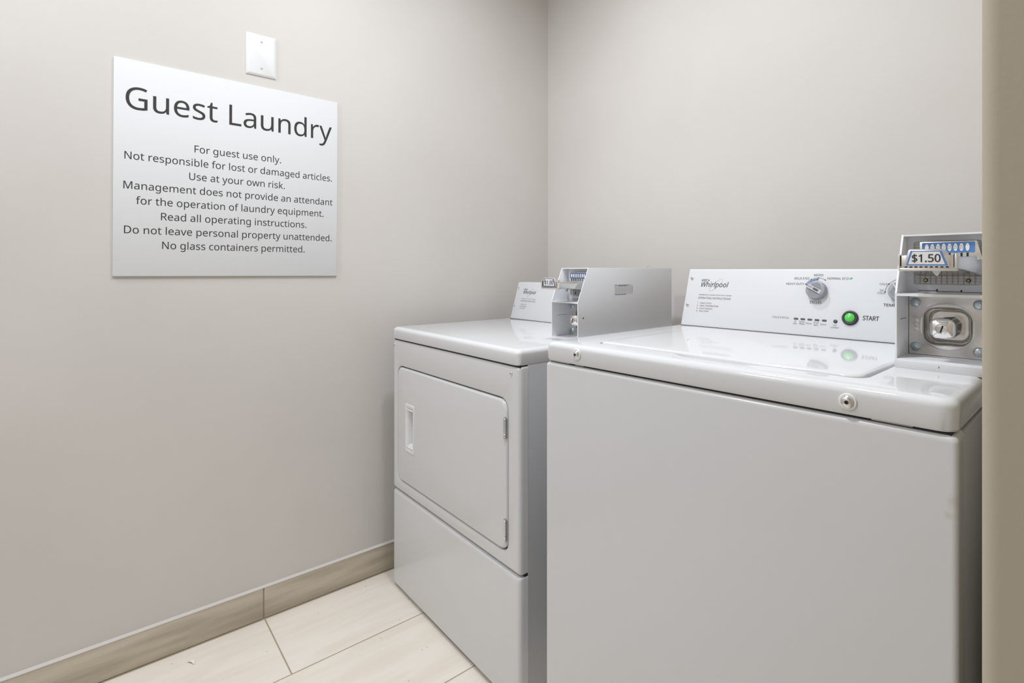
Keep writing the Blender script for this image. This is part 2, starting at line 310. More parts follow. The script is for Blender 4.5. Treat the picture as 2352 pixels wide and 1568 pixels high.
          'i': (207, [[139,430,139,0,68,0,68,430],[104,591,133,580,140,572,144,560,145,546,144,532,140,521,133,512,104,501,93,502,83,506,75,512,68,521,64,532,63,546,64,560,68,572,75,580,83,586,93,590]]),
          'k': (428, [[138,291,137,257,135,221,138,221,152,240,172,264,189,285,326,430,409,430,235,246,421,0,336,0,187,200,138,158,138,0,68,0,68,609,138,609]]),
          'l': (207, [[139,0,68,0,68,609,139,609]]),
          'm': (750, [[540,438,584,434,621,421,649,401,669,371,681,330,685,280,685,0,615,0,615,277,613,308,606,333,594,353,577,367,555,376,528,379,490,374,460,362,438,342,423,315,414,280,411,237,411,0,342,0,342,277,332,333,325,347,315,359,303,367,289,374,272,377,253,379,227,377,204,370,185,360,170,347,158,329,150,308,144,283,140,255,139,223,139,0,68,0,68,430,125,430,136,371,140,371,173,409,217,431,266,438,298,436,325,430,349,420,369,406,386,388,398,366,402,366,418,388,438,406,461,420,486,430,512,436]]),
          'n': (496, [[275,438,322,434,361,421,391,401,413,371,426,330,431,280,431,0,361,0,361,275,358,307,351,333,338,353,319,367,295,376,265,379,222,374,189,361,166,338,151,308,142,269,139,223,139,0,68,0,68,430,125,430,136,371,140,371,175,409,222,431]]),
          'o': (485, [[442,216,440,181,436,150,428,121,417,95,404,71,388,51,369,33,348,18,324,7,299,-1,271,-6,241,-8,214,-6,188,-1,163,7,140,18,119,33,100,51,84,71,70,95,59,121,51,150,46,181,44,216,47,261,55,301,68,336,87,367,110,392,137,412,169,426,204,435,244,438,281,435,316,426,347,412,374,392,398,367,417,336,431,301,439,261],[117,216,119,184,123,154,130,128,141,105,155,86,172,71,192,59,216,53,243,51,270,53,294,59,314,71,331,86,345,105,356,128,363,154,367,184,369,216,367,248,363,277,355,303,345,325,331,344,314,359,294,370,270,376,242,379,202,374,171,359,147,335,130,303,120,263]]),
          'p': (493, [[273,438,322,432,365,413,401,383,428,339,444,284,449,216,447,170,439,129,427,93,410,62,390,37,365,17,337,3,306,-5,272,-8,213,1,170,24,139,55,134,55,137,20,139,-16,139,-192,68,-192,68,430,126,430,136,371,139,371,170,405,213,429],[260,379,233,377,210,371,190,362,174,349,161,333,152,313,145,289,141,261,139,229,139,216,140,182,144,152,150,126,159,103,172,85,188,70,208,59,233,53,261,51,286,53,308,60,326,72,341,88,354,108,364,131,371,157,375,186,376,217,373,262,363,302,348,334,325,359,296,374]]),
          'q': (493, [[354,-9,355,25,358,58,354,58,340,40,323,25,303,11,279,1,251,-6,219,-8,170,-2,128,17,93,48,66,91,49,146,44,214,47,261,54,302,67,338,83,368,104,393,129,413,157,427,188,435,221,438,253,436,280,429,304,419,324,405,341,389,355,371,358,371,369,430,425,430,425,-192,354,-192],[233,51,260,52,284,58,304,67,320,79,333,96,342,116,349,140,353,168,355,199,355,213,352,263,343,305,328,337,305,361,273,375,231,379,196,374,167,359,145,334,130,300,120,260,117,213,120,165,130,126,146,93,168,70,197,55]]),
          'r': (331, [[269,438,295,437,319,433,310,368,287,372,264,374,217,363,176,334,149,289,139,229,139,0,68,0,68,430,126,430,134,351,137,351,170,395,214,426,231,433,249,437]]),
          's': (384, [[348,119,346,92,339,69,327,49,311,32,292,18,268,6,241,-2,210,-6,176,-8,99,-1,42,19,42,83,104,60,178,49,211,51,236,57,256,66,269,79,277,94,280,112,271,141,239,167,174,196,103,228,84,239,69,252,57,266,48,283,43,302,41,324,46,358,61,386,85,408,118,425,157,435,202,438,275,430,339,409,315,353,258,372,197,380,171,379,149,374,131,366,118,356,111,343,108,328,119,298,154,274,219,246,289,215,306,203,321,191,333,176,341,159,346,140]]),
          't': (289, [[212,50,245,53,272,59,272,5,240,-4,200,-8,178,-7,157,-3,138,4,120,13,104,27,91,44,82,66,76,93,74,125,74,375,13,375,13,409,75,437,103,528,144,528,144,430,269,430,269,375,144,375,144,127,146,103,153,83,163,69,177,58,193,52]]),
          'u': (496, [[427,430,427,0,370,0,359,57,356,57,321,20,273,-1,220,-8,187,-6,159,-1,134,8,112,21,95,38,81,59,71,85,65,114,63,148,63,430,135,430,135,153,137,122,145,96,158,76,176,62,200,53,230,51,260,53,285,59,306,69,323,82,336,100,345,121,352,146,356,175,357,206,357,430]]),
          'v': (407, [[163,0,0,430,75,430,167,176,180,137,193,96,201,63,204,63,214,96,227,138,241,176,332,430,407,430,244,0]]),
          'w': (630, [[346,243,336,276,328,308,321,335,316,357,313,357,308,335,302,307,294,275,284,242,207,1,127,1,9,431,82,431,141,201,153,154,163,109,169,73,172,73,178,97,185,128,193,160,201,188,277,431,354,431,428,188,440,149,451,109,457,74,460,74,466,108,477,153,489,201,549,431,621,431,502,1,419,1]]),
          'y': (409, [[1,430,76,430,169,185,184,144,196,105,205,68,209,68,224,121,245,186,333,430,409,430,224,-59,188,-130,173,-148,157,-164,138,-176,117,-185,94,-191,67,-192,34,-190,9,-186,9,-130,30,-133,56,-135,99,-126,130,-99,152,-59,174,-2]])}

# ------------------------------------------------------------------ mesh builder
I4 = Matrix.Identity(4)


def rrect(cx, cy, w, h, r, n=6, m=1):
    """rounded rectangle, counter-clockwise, 4*(n+1) + 4*(m-1) points"""
    r = min(r, w / 2 - 1e-6, h / 2 - 1e-6)
    cs = [(cx + w / 2 - r, cy + h / 2 - r, 0), (cx - w / 2 + r, cy + h / 2 - r, 90),
          (cx - w / 2 + r, cy - h / 2 + r, 180), (cx + w / 2 - r, cy - h / 2 + r, 270)]
    out = []
    for k, (x, y, a0) in enumerate(cs):
        for i in range(n + 1):
            a = R(a0 + 90 * i / n)
            out.append((x + r * math.cos(a), y + r * math.sin(a)))
        nx, ny, na = cs[(k + 1) % 4]
        e = (nx + r * math.cos(R(na)), ny + r * math.sin(R(na)))
        s = out[-1]
        for j in range(1, m):
            t = j / m
            out.append((s[0] + (e[0] - s[0]) * t, s[1] + (e[1] - s[1]) * t))
    return out


def rr(x0, x1, y0, y1, r, n=6, m=1):
    return rrect((x0 + x1) / 2, (y0 + y1) / 2, x1 - x0, y1 - y0, r, n, m)


def circ(cx, cy, r, n=32):
    return [(cx + r * math.cos(2 * math.pi * i / n), cy + r * math.sin(2 * math.pi * i / n)) for i in range(n)]


def XZ(pts, y):          # 2-D loop on a plane that faces -y
    return [(p[0], y, p[1]) for p in pts]


def XY(pts, z):
    return [(p[0], p[1], z) for p in pts]


def YZ(pts, x):
    return [(x, p[0], p[1]) for p in pts]


class MB:
    def __init__(self):
        self.v = []; self.f = []; self.mi = []; self.mats = []

    def _m(self, mat):
        if mat not in self.mats:
            self.mats.append(mat)
        return self.mats.index(mat)

    def add(self, verts, faces, mat, M=I4):
        o = len(self.v); k = self._m(mat)
        self.v += [tuple(M @ Vector(p)) for p in verts]
        for f in faces:
            self.f.append([i + o for i in f]); self.mi.append(k)
        return self

    def loft(self, loops, mat, cap0=True, cap1=True, M=I4, capmat=None):
        n = len(loops[0]); verts = [p for l in loops for p in l]; faces = []
        for k in range(len(loops) - 1):
            for i in range(n):
                j = (i + 1) % n
                faces.append([k * n + i, k * n + j, (k + 1) * n + j, (k + 1) * n + i])
        if cap0:
            faces.append(list(range(n))[::-1])
        if cap1 and not capmat:
            faces.append([(len(loops) - 1) * n + i for i in range(n)])
        self.add(verts, faces, mat, M)
        if cap1 and capmat:
            self.add(loops[-1], [list(range(n))], capmat, M)
        return self

    def box(self, x0, x1, y0, y1, z0, z1, mat, r=0.0, seg=2, M=I4):
        bm = bmesh.new()
        bmesh.ops.create_cube(bm, size=1)
        for v in bm.verts:
            v.co = Vector(((x0 + x1) / 2 + v.co.x * (x1 - x0), (y0 + y1) / 2 + v.co.y * (y1 - y0), (z0 + z1) / 2 + v.co.z * (z1 - z0)))
        if r > 0:
            bmesh.ops.bevel(bm, geom=bm.edges[:], offset=r, segments=seg, profile=0.5, affect='EDGES')
        return self._bm(bm, mat, M)

    def _bm(self, bm, mat, M):
        bm.verts.index_update()
        vs = [v.co.copy() for v in bm.verts]; fs = [[v.index for v in f.verts] for f in bm.faces]
        bm.free()
        return self.add(vs, fs, mat, M)

    def prism(self, pts, ax, a, b, mat, r=0.0, M=I4):
        """extrude a 2-D outline: ax 'x' -> pts are (y,z) between x=a and x=b, 'y' -> (x,z), 'z' -> (x,y)"""
        mk = {'x': YZ, 'y': XZ, 'z': XY}[ax]
        bm = bmesh.new()
        lo = [bm.verts.new(p) for p in mk(pts, a)]
        hi = [bm.verts.new(p) for p in mk(pts, b)]
        n = len(pts)
        bm.faces.new(lo[::-1]); bm.faces.new(hi)
        for i in range(n):
            bm.faces.new([lo[i], lo[(i + 1) % n], hi[(i + 1) % n], hi[i]])
        bmesh.ops.recalc_face_normals(bm, faces=bm.faces[:])
        if r > 0:
            bmesh.ops.bevel(bm, geom=bm.edges[:], offset=r, segments=2, profile=0.5, affect='EDGES')
        return self._bm(bm, mat, M)

    def lathe(self, prof, mat, M=I4, n=28):
        """profile of (radius, height) turned about local z"""
        loops = []
        for r, z in prof:
            loops.append([(max(r, 1e-5) * math.cos(2 * math.pi * i / n), max(r, 1e-5) * math.sin(2 * math.pi * i / n), z) for i in range(n)])
        return self.loft(loops, mat, True, True, M)

    def poly(self, pts, mat, M=I4):
        return self.add([(p[0], p[1], 0) for p in pts], [list(range(len(pts)))], mat, M)

    def ring(self, outer, inner, mat, M=I4):
        n = len(outer)
        self.add([(p[0], p[1], 0) for p in outer + inner], [[i, (i + 1) % n, n + (i + 1) % n, n + i] for i in range(n)], mat, M)
        return self

    def text(self, s, mat, M, x0, y0, x1=None, cap=None, shear=0.0, bold=0.0, align='L', track=0.0):
        """flat lettering: baseline-left at (x0,y0); cap = capital height; x1 = right end to fit to"""
        cu = bpy.data.curves.new('t', 'CURVE')
        cu.dimensions = '2D'
        cu.fill_mode = 'BOTH'
        pen = 0.0
        for ch in s:
            adv, contours = GLYPHS[ch]
            for c in contours:
                sp = cu.splines.new('POLY')
                sp.points.add(len(c) // 2 - 1)
                for i in range(len(c) // 2):
                    y = c[2 * i + 1] / 1000
                    sp.points[i].co = (c[2 * i] / 1000 + pen + shear * y, y, 0, 1)
                sp.use_cyclic_u = True
            pen += adv / 1000 + track
        ob = bpy.data.objects.new('t', cu)
        COL.objects.link(ob)
        dg = bpy.context.evaluated_depsgraph_get()
        me = bpy.data.meshes.new_from_object(ob.evaluated_get(dg))
        bpy.data.objects.remove(ob); bpy.data.curves.remove(cu)
        xs = [v.co.x for v in me.vertices]
        if not xs:
            return self
        mn, mx = min(xs), max(xs)
        capu = CAP_UNIT
        sy = cap / capu if cap else (x1 - x0) / (mx - mn)
        sx = (x1 - x0) / (mx - mn) if x1 is not None else sy
        ox = x0
        if align == 'C':
            ox = x0 - (mx - mn) * sx / 2
        if align == 'R':
            ox = x0 - (mx - mn) * sx
        vs = [((v.co.x - mn) * sx + ox, v.co.y * sy + y0, 0) for v in me.vertices]
        fs = [list(p.vertices) for p in me.polygons]
        self.add(vs, fs, mat, M)
        for k, (dx, dy) in enumerate(((1, 0), (-1, 0), (0, .7), (0, -.7)) if bold else ()):
            self.add([(x + dx * bold * sx, y + dy * bold * sy, .00003 * (k + 1)) for x, y, z in vs], fs, mat, M)
        bpy.data.meshes.remove(me)
        return self

    def build(self, name, parent=None, label=None, angle=32, recalc=True, loc=None):
        me = bpy.data.meshes.new(name)
        me.from_pydata(self.v, [], self.f)
        for m in self.mats:
            me.materials.append(MATS[m])
        me.polygons.foreach_set('material_index', self.mi)
        me.update()
        if recalc:
            bm = bmesh.new(); bm.from_mesh(me)
            bmesh.ops.recalc_face_normals(bm, faces=bm.faces[:])
            bm.to_mesh(me); bm.free()
        me.polygons.foreach_set('use_smooth', [True] * len(me.polygons))
        me.set_sharp_from_angle(angle=R(angle))
        o = bpy.data.objects.new(name, me)
        COL.objects.link(o)
        if parent:
            o.parent = parent
        if loc:
            o.location = loc
        if label:
            o['label'] = label
        return o


def tag(o, label, cat, group=None):
    o['label'] = label; o['category'] = cat
    if group:
        o['group'] = group
    return o


def struct(o):
    o['kind'] = 'structure'
    return o


def empty(name, loc, rz=0.0):
    o = bpy.data.objects.new(name, None)
    o.empty_display_size = 0.1
    o.location = loc; o.rotation_euler = (0, 0, rz)
    COL.objects.link(o)
    return o


def plane_y(y, x=0, z=0):
    """local (u, v, w) -> x, z on a plane facing -y, w towards the viewer"""
    return Matrix(((1, 0, 0, x), (0, 0, -1, y), (0, 1, 0, z), (0, 0, 0, 1)))


# ------------------------------------------------------------------ the room
XL, YB, ZC = -1.8841, 1.639, 2.74
XR, YF = 1.25, -1.5
PX, PY = -0.0718, 0.42            # end of the wall that closes the alcove on the right

struct(MB().box(XL - 0.1, XR + 0.1, YF - 0.1, YB + 0.1, -0.08, 0, 'floor_tile').build('floor'))
struct(MB().box(XL - 0.1, XR + 0.1, YF - 0.1, YB + 0.1, ZC, ZC + 0.08, 'ceiling_paint').build('ceiling'))
struct(MB().box(XL - 0.1, XL, YF - 0.1, YB + 0.1, 0, ZC, 'wall_paint').build('wall_left'))
struct(MB().box(XL, PX, YB, YB + 0.1, 0, ZC, 'wall_paint').build('wall_back'))
struct(MB().prism(rr(PX, XR, PY, YB + 0.1, 0.010, n=6), 'z', 0, ZC, 'end_wall_shaded').build('wall_right'))
struct(MB().box(XL, XR + 0.1, YF - 0.1, YF, 0, ZC, 'wall_paint').build('wall_front'))
struct(MB().box(XR, XR + 0.1, YF, PY + 0.1, 0, ZC, 'wall_paint').build('wall_entry'))

# tiled baseboard along the left wall
b = MB()
joints = [YF, -0.80, -0.192, 0.415, 1.022, YB]
for a, c in zip(joints[:-1], joints[1:]):
    b.box(XL, XL + 0.0095, a + 0.0017, c - 0.0017, 0.003, 0.1000, 'base_tile', r=0.0012)
b.box(XL, XL + 0.0070, YF, YB, 0, 0.0985, 'grout')
bo = struct(b.build('baseboard_left'))
b = MB()
pr = [(0, 0), (0.0100, 0), (0.0095, 0.0020), (0.004, 0.0042), (0, 0.0055)]
b.prism([(XL + p[0], 0.0998 + p[1]) for p in pr], 'y', YF, YB, 'caulk')
b.build('caulk_bead', parent=bo, label='pale caulk bead along the tile top')
struct(MB().box(XL + 0.0095, PX, YB - 0.0095, YB, 0, 0.10, 'base_tile', r=0.0012).build('baseboard_back'))

# ------------------------------------------------------------------ the sign
sg = empty('wall_sign', (XL, 0.0379 + 0.305, 1.1081))
sg.rotation_euler = (R(-0.28), 0, 0)
tag(sg, 'white square guest laundry notice board with dark lettering on the left wall', 'sign')
b = MB()
b.box(0.0005, 0.0060, -0.305, 0.305, 0, 0.61, 'sign_white', r=0.0006)
b.build('panel', sg)
# local text frame: u along +y, v along z, facing +x
SG = Matrix(((0, 0, 1, 0.0063), (1, 0, 0, -0.305), (0, 1, 0, 0), (0, 0, 0, 1)))
b = MB()
b.text('Guest Laundry', 'sign_ink', SG, 0.0262, 0.4712, 0.5905, cap=0.0628)
b.build('heading_lettering', sg, 'large dark heading reading Guest Laundry', recalc=False)
lines = [('For guest use only.', .1885, .4277), ('Not responsible for lost or damaged articles.', .0245, .5918),
         ('Use at your own risk.', .1755, .4396), ('Management does not provide an attendant', .0226, .5940),
         ('for the operation of laundry equipment.', .0504, .5638), ('Read all operating instructions.', .1082, .5080),
         ('Do not leave personal property unattended.', .0245, .5918), ('No glass containers permitted.', .1113, .5024)]
for i, (s, x0, x1) in enumerate(lines):
    b = MB()
    b.text(s, 'sign_ink', SG, x0, 0.3710 - 0.04175 * i, x1, cap=0.0212)
    b.build('notice_line', sg, 'dark notice line reading ' + s, recalc=False)

# ------------------------------------------------------------------ blank wall plate
wp = empty('blank_wall_plate', (XL, 0.4095, 1.7520))
tag(wp, 'small white blank electrical cover plate above the notice board', 'wall plate')
b = MB()
L = [rr(-.0437, .0437, 0, .133, .002, 4), rr(-.0437, .0437, 0, .133, .002, 4), rr(-.0405, .0405, .003, .130, .003, 4), rr(-.0365, .0365, .007, .126, .004, 4)]
b.loft([YZ(L[0], 0), YZ(L[1], .0022), YZ(L[2], .0048), YZ(L[3], .0062)], 'white_plastic')
b.build('plate', wp)
for z in (.0255, .1105):
    b = MB()
    Mx = Matrix.Translation((.0062, 0, z)) @ Matrix.Rotation(R(90), 4, 'Y')
    b.lathe([(.0034, -.001), (.0034, .0006), (.0026, .0015), (0, .0018)], 'label_white', Mx, 20)
    b.lathe([(.0038, -.001), (.0038, .0001), (.0034, .0001)], 'ink_grey', Mx, 20)
    b.box(.0076, .0081, -.0005, .0005, z - .0026, z + .0026, 'ink_grey')
    b.build('screw', wp)


# ------------------------------------------------------------------ shared pieces of the machines
def arc_loops(f, r, k=5):
    """f(inset, lift) -> loop; a quarter-round edge from the side (lift 0) to the face (lift r)"""
    return [f(r * (1 - math.cos(R(90 * i / k))), r * math.sin(R(90 * i / k))) for i in range(k + 1)]


def button_screw(parent, name, x, y, z, r, mat='steel', collar=None, socket='black_plastic', tilt=None, Mx=None):
    M = Mx if Mx is not None else plane_y(y, x, z)
    b = MB()
    if collar:
        b.lathe([(collar, -.001), (collar, .0012), (collar * .94, .0022), (r * .98, .0024)], 'white_plastic', M, 32)
    h = r * .55
    prof = [(r, -.001), (r, .001)]
    for i in range(1, 7):
        a = R(15 * i * .82)
        prof.append((r * math.cos(a), .001 + h * math.sin(a)))
    prof.append((r * .34, .001 + h * .97)); prof.append((r * .30, .001 + h * .45))
    b.lathe(prof, mat, M, 28)
    b.poly([(r * .33 * math.cos(R(60 * i)), r * .33 * math.sin(R(60 * i))) for i in range(6)], socket, M @ Matrix.Translation((0, 0, .001 + h * .60)))
    return b.build(name, parent)


def slot_bolt(parent, x, y, z, r):
    M = plane_y(y, x, z)
    b = MB()
    b.lathe([(r, -.001), (r, .0012), (r * .86, .0026), (r * .5, .0037), (0, .0041)], 'zinc', M, 28)
    b.box(x - r * .05, x + r * .35, y - .0052, y - .0030, z - r * .18, z + r * .28, 'steel', r=.0004)
    return b.build('bolt', parent, 'dull blue-grey domed bolt')


def whirl_logo(M, x0, base, wd):
    """script wordmark with the slanted ring and the little oval over it"""
    b = MB()
    s = wd / .0765
    b.text('Whirlpool', 'ink', M, x0, base, x0 + wd, cap=.0128 * s, shear=.22)
    c = (x0 + .0420 * s, base + .0052 * s)
    a = R(44)
    def ell(rx, ry, n=40):
        return [(c[0] + rx * math.cos(t) * math.cos(a) - ry * math.sin(t) * math.sin(a), c[1] + rx * math.cos(t) * math.sin(a) + ry * math.sin(t) * math.cos(a)) for t in [2 * math.pi * i / n for i in range(n)]]
    b.ring(ell(.0226 * s, .0070 * s), ell(.0222 * s, .0064 * s), 'ink_gold', M @ Matrix.Translation((0, 0, .0001)))
    oc = (x0 + .0105 * s, base + .0177 * s)
    def el2(rx, ry, n=32):
        return [(oc[0] + rx * math.cos(2 * math.pi * i / n), oc[1] + ry * math.sin(2 * math.pi * i / n)) for i in range(n)]
    b.ring(el2(.0118 * s, .0030 * s), el2(.0098 * s, .0024 * s), 'ink', M)
    for d in (-.0048, -.0016, .0018):
        b.poly(rrect(oc[0] + d * s, oc[1], .0021 * s, .0022 * s, .0006 * s, 3), 'ink_grey', M)
    return b


def coin_box(parent, loc, s, price, label_mat, label_txt, sticker, W=.1140):
    """payment box: housing > slide, price tag, coin label, lock plate, lock, bolts; unit frame 0.114 wide"""
    def K(*a):
        return Matrix.Translation(loc) @ Matrix.Scale(s, 4)
    M = K()
    D, ZM, ZT, YT = .4425, .1100, .2083, .0423
    t = .0026
    prof = [(0, 0), (D, 0), (D, ZT), (YT, ZT), (0, ZM)]
    h = MB()
    h.prism(prof, 'x', 0, t, 'box_paint', r=.0007, M=M)
    h.prism(prof, 'x', W - t, W, 'box_paint', r=.0007, M=M)
    h.box(t * .5, W - t * .5, YT + .0005, D, ZT - t, ZT, 'box_paint', r=.0006, M=M)
    h.box(t * .5, W - t * .5, D - t, D, .001, ZT - .001, 'box_paint', M=M)
    h.box(t * .5, W - t * .5, 0.001, D, 0, t, 'box_inner', r=.0005, M=M)
    h.box(t * .5, W - t * .5, 0.0002, .0737, ZM - .0040, ZM - .0005, 'box_inner', r=.0010, M=M)
    # pale strips painted in as highlights on the housing's front sheet edges
    e = .00035
    for x in (0, W - t):
        h.box(x - .0001, x + t + .0001, -e, .0006, .001, ZM, 'box_edge_highlight', M=M)
        ln = math.hypot(YT, ZT - ZM)
        ny, nz = -(ZT - ZM) / ln, YT / ln
        h.prism([(ny * e, ZM + nz * e), (YT + ny * e, ZT + nz * e), (YT + .0006, ZT), (.0006, ZM)], 'x', x - .0001, x + t + .0001, 'box_edge_highlight', M=M)
    h.box(t, W - t, -e, .0006, ZM - .0044, ZM - .0002, 'box_edge_highlight', M=M)
    h.box(t, W - t, YT - .0006, YT + .0006, ZT - t, ZT, 'box_edge_highlight', M=M)
    h.box(t, W - t, -e, .0006, 0, t, 'box_edge_highlight', M=M)
    # upper face plate with the mesh window cut in it
    o = rr(t, W - t, ZM - .001, ZT - t, .0004, 5)
    i0 = rr(.0112, .1030, .1235, .1975, .004, 5)
    i1 = rr(.0125, .1017, .1250, .1960, .003, 5)
    h.loft([XZ(o, .0665), XZ(i0, .0665), XZ(i1, .0690), XZ(i1, .0720)], 'box_inner', False, True, M, capmat='grid_plastic')
    # notched dark seam just above the shelf
    h.box(.018, .044, .0655, .0668, ZM + .0030, ZM + .0037, 'gap_and_trim_dark', M=M)
    h.box(.044, .0455, .0655, .0668, ZM + .0030, ZM + .0062, 'gap_and_trim_dark', M=M)
    h.box(.044, .078, .0655, .0668, ZM + .0020, ZM + .0027, 'gap_and_trim_dark', M=M)
    h.box(.0765, .078, .0655, .0668, ZM + .0020, ZM + .0056, 'gap_and_trim_dark', M=M)
    h.box(.078, W - t, .0655, .0668, ZM + .0016, ZM + .0022, 'gap_and_trim_dark', M=M)
    # left inner side: pressed tab outline
    h.box(t, t + .0003, .022, .060, .0655, .0662, 'gap_and_trim_dark', M=M)
    if sticker:
        h.box(W - .0002, W + .0004, .153, .238, .1290, .1575, 'sticker', M=M)
        for k in range(6):
            h.box(W, W + .0006, .158 + k * .0125, .1655 + k * .0125, .1345, .1500, 'sticker_pale', M=M)
        random.seed(5)
        for (z, a, c) in ((.1560, .171, .221), (.1535, .171, .212), (.1565, .154, .166), (.1275, .155, .206)):
            y = a
            while y < c:
                d = random.uniform(.002, .006)
                h.box(W, W + .0006, y, min(c, y + d), z - .0007, z + .0007, 'ink_blue', M=M)
                y += d + .0011
        for z in (.134, .138, .142, .147, .151):
            h.box(W, W + .0006, .2355, .2366, z - .0014, z + .0014, 'ink_blue', M=M)
        h.lathe([(.0022, -.001), (.0022, .0006), (0, .0009)], 'black_plastic', M @ Matrix.Translation((W, .0205, .064)) @ Matrix.Rotation(R(90), 4, 'Y'), 14)
    house = h.build('coin_box', parent, 'grey metal coin payment box with ' + price + ' price tag')

    # wire mesh window behind the slide
    g = MB()
    for k in range(1, 12):
        x = .0125 + k * .0892 / 12
        g.box(x - .0005, x + .0005, .0704, .0716, .1252, .1958, 'grid_line', M=M)
    for k in range(1, 16):
        z = .1250 + k * .071 / 16
        g.box(.0127, .1015, .0709, .0717, z - .00025, z + .00025, 'grid_line', M=M)
    for x, m_ in ((.0281, 'brass'), (.0857, 'amber')):
        g.lathe([(.0031, -.001), (.0031, .0016), (.0022, .0018)], 'gap_and_trim_dark', M @ plane_y(.0715, x, .1310), 20)
        g.lathe([(.0023, 0), (.0020, .0026), (0, .0030)], m_, M @ plane_y(.0715, x, .1310), 16)
    g.build('mesh_window', house, 'pale window ruled with a fine grid')

    # coin label: eight ovals over a row of slots
    c = MB()
    c.prism([(.0235, .1705), (.1060, .1650), (.0990, .1955), (.0235, .1955)], 'y', .0515, .0535, 'galvanised', r=.0004, M=M)
    LP = M @ plane_y(.0512, 0, 0)
    c.poly(rr(.0268, .0968, .1765, .1940, .0016, 4), label_mat, LP)
    n = 8
    for k in range(n):
        x = .0335 + k * .0077
        oc = [(x + .0031 * math.cos(2 * math.pi * i / 24), .1855 + .0070 * math.sin(2 * math.pi * i / 24)) for i in range(24)]
        ic = [(x + .0027 * math.cos(2 * math.pi * i / 24), .1855 + .0065 * math.sin(2 * math.pi * i / 24)) for i in range(24)]
        c.poly(oc, 'ink', LP @ Matrix.Translation((0, 0, .0002)))
        c.poly(ic, 'label_white', LP @ Matrix.Translation((0, 0, .0004)))
        if k in label_txt:
            c.text('25', 'ink_grey', LP @ Matrix.Translation((0, 0, .0006)), x - .0019, .1832, x + .0019, cap=.0050)
        c.box(x - .0013, x + .0013, .0508, .0516, .1700, .1762, 'black_plastic', M=M)
    c.build('coin_label', house, 'blue coin label with white ovals', recalc=False)

    # slide: drawer with the tag holder at its front end
    d = MB()
    x0, x1 = .0190, .0905
    f = -.0560
    def rect(xa, xb, za, zb, y):
        return XZ(rr(xa, xb, za, zb, .0012, 3), y)
    d.loft([rect(x0, x1, .1495, .1690, f + .006), rect(x0, x1, .1490, .1685, -.012), rect(x0 - .003, x1 + .008, .1445, .1700, .030), rect(.0150, .1050, .1400, .1710, .068)], 'steel', True, True, M)
    # front tray with raised lips left and right
    d.box(x0 - .0010, x1 + .0012, f, f + .008, .1470, .1510, 'chrome', r=.0006, M=M)
    d.box(x0 - .0010, x0 + .0010, f, f + .008, .1490, .1725, 'chrome', r=.0006, M=M)
    d.box(x1 - .0020, x1 + .0012, f, f + .008, .1490, .1730, 'chrome', r=.0006, M=M)
    d.box(x0 + .0011, x1 - .0021, f + .0030, f + .0065, .1500, .1708, 'chrome', r=.0008, M=M)
    for (xa, xb, za, zb) in ((x0 + .0011, x0 + .0019, .1545, .1705), (x1 - .0040, x1 - .0030, .1525, .1715)):
        d.box(xa, xb, f + .0024, f + .0032, za, zb, 'gap_and_trim_dark', M=M)
    for k in range(9):
        x = .0255 + k * .0065
        d.box(x, x + .0034, f + .0020, f + .0032, .1520, .1536, 'gap_and_trim_dark', M=M)
    d.prism([(.049, .1470), (.061, .1470), (.0565, .1390), (.0545, .1390)], 'y', f + .062, f + .068, 'steel', M=M)
    d.build('coin_slide', house, 'shiny metal coin slide pushed out at the front')

    p = MB()
    out = [(.0265, .1545), (.0832, .1540), (.0822, .1690), (.0775, .1778), (.0745, .1795), (.0345, .1803), (.0312, .1790), (.0285, .1690)]
    p.prism(out, 'y', f - .0010, f + .0032, 'chrome', r=.0009, M=M)
    PM = M @ plane_y(f - .0013, 0, 0)
    q = [(.0285, .1553), (.0805, .1549), (.0733, .1770), (.0343, .1779)]
    p.poly(q, label_mat, PM)
    qi = [(.0312, .1572), (.0772, .1568), (.0706, .1757), (.0367, .1765)]
    p.poly(qi, 'label_white', PM @ Matrix.Translation((0, 0, .0002)))
    p.text(price, 'ink', PM @ Matrix.Translation((0, 0, .0004)), .0362, .1606, .0716, cap=.0114, bold=.020)
    p.build('price_tag', house, 'blue bordered price tag reading ' + price, recalc=False)

    # lock plate with a pressed ring and a deep dish
    l = MB()
    n = 8
    cx, cz = .0568, .0528
    lo = [XZ(rr(t + .0006, W - t - .0006, .0030, .1040, .001, n), .0745), XZ(rr(t + .0010, W - t - .0010, .0034, .1036, .001, n), .0737),
          XZ(rrect(cx, cz, .0830, .0830, .0414, n), .0737), XZ(rrect(cx, cz, .0790, .0790, .0390, n), .0730), XZ(rrect(cx, cz, .0750, .0745, .036, n), .0725), XZ(rrect(cx, cz, .0710, .0695, .029, n), .0724),
          XZ(rrect(cx, cz, .0680, .0660, .024, n), .0728), XZ(rrect(cx, cz, .0640, .0610, .0185, n), .0750), XZ(rrect(cx, cz, .0610, .0580, .0165, n), .0800),
          XZ(rrect(cx, cz, .0560, .0530, .015, n), .0960), XZ(rrect(cx, cz, .0500, .0470, .013, n), .0990)]
    l.loft(lo, 'galvanised', False, True, M)
    for z in (.0470, .0545, .0620):
        l.lathe([(.0036, -.001), (.0036, .0005), (.0028, .0009), (.0024, .0004), (0, .0004)], 'galvanised', M @ plane_y(.0737, .0150, z), 18)
    l.build('lock_plate', house, 'smeared bare metal plate pressed around the lock')
    k = MB()
    cx, cz = .0566, .0525
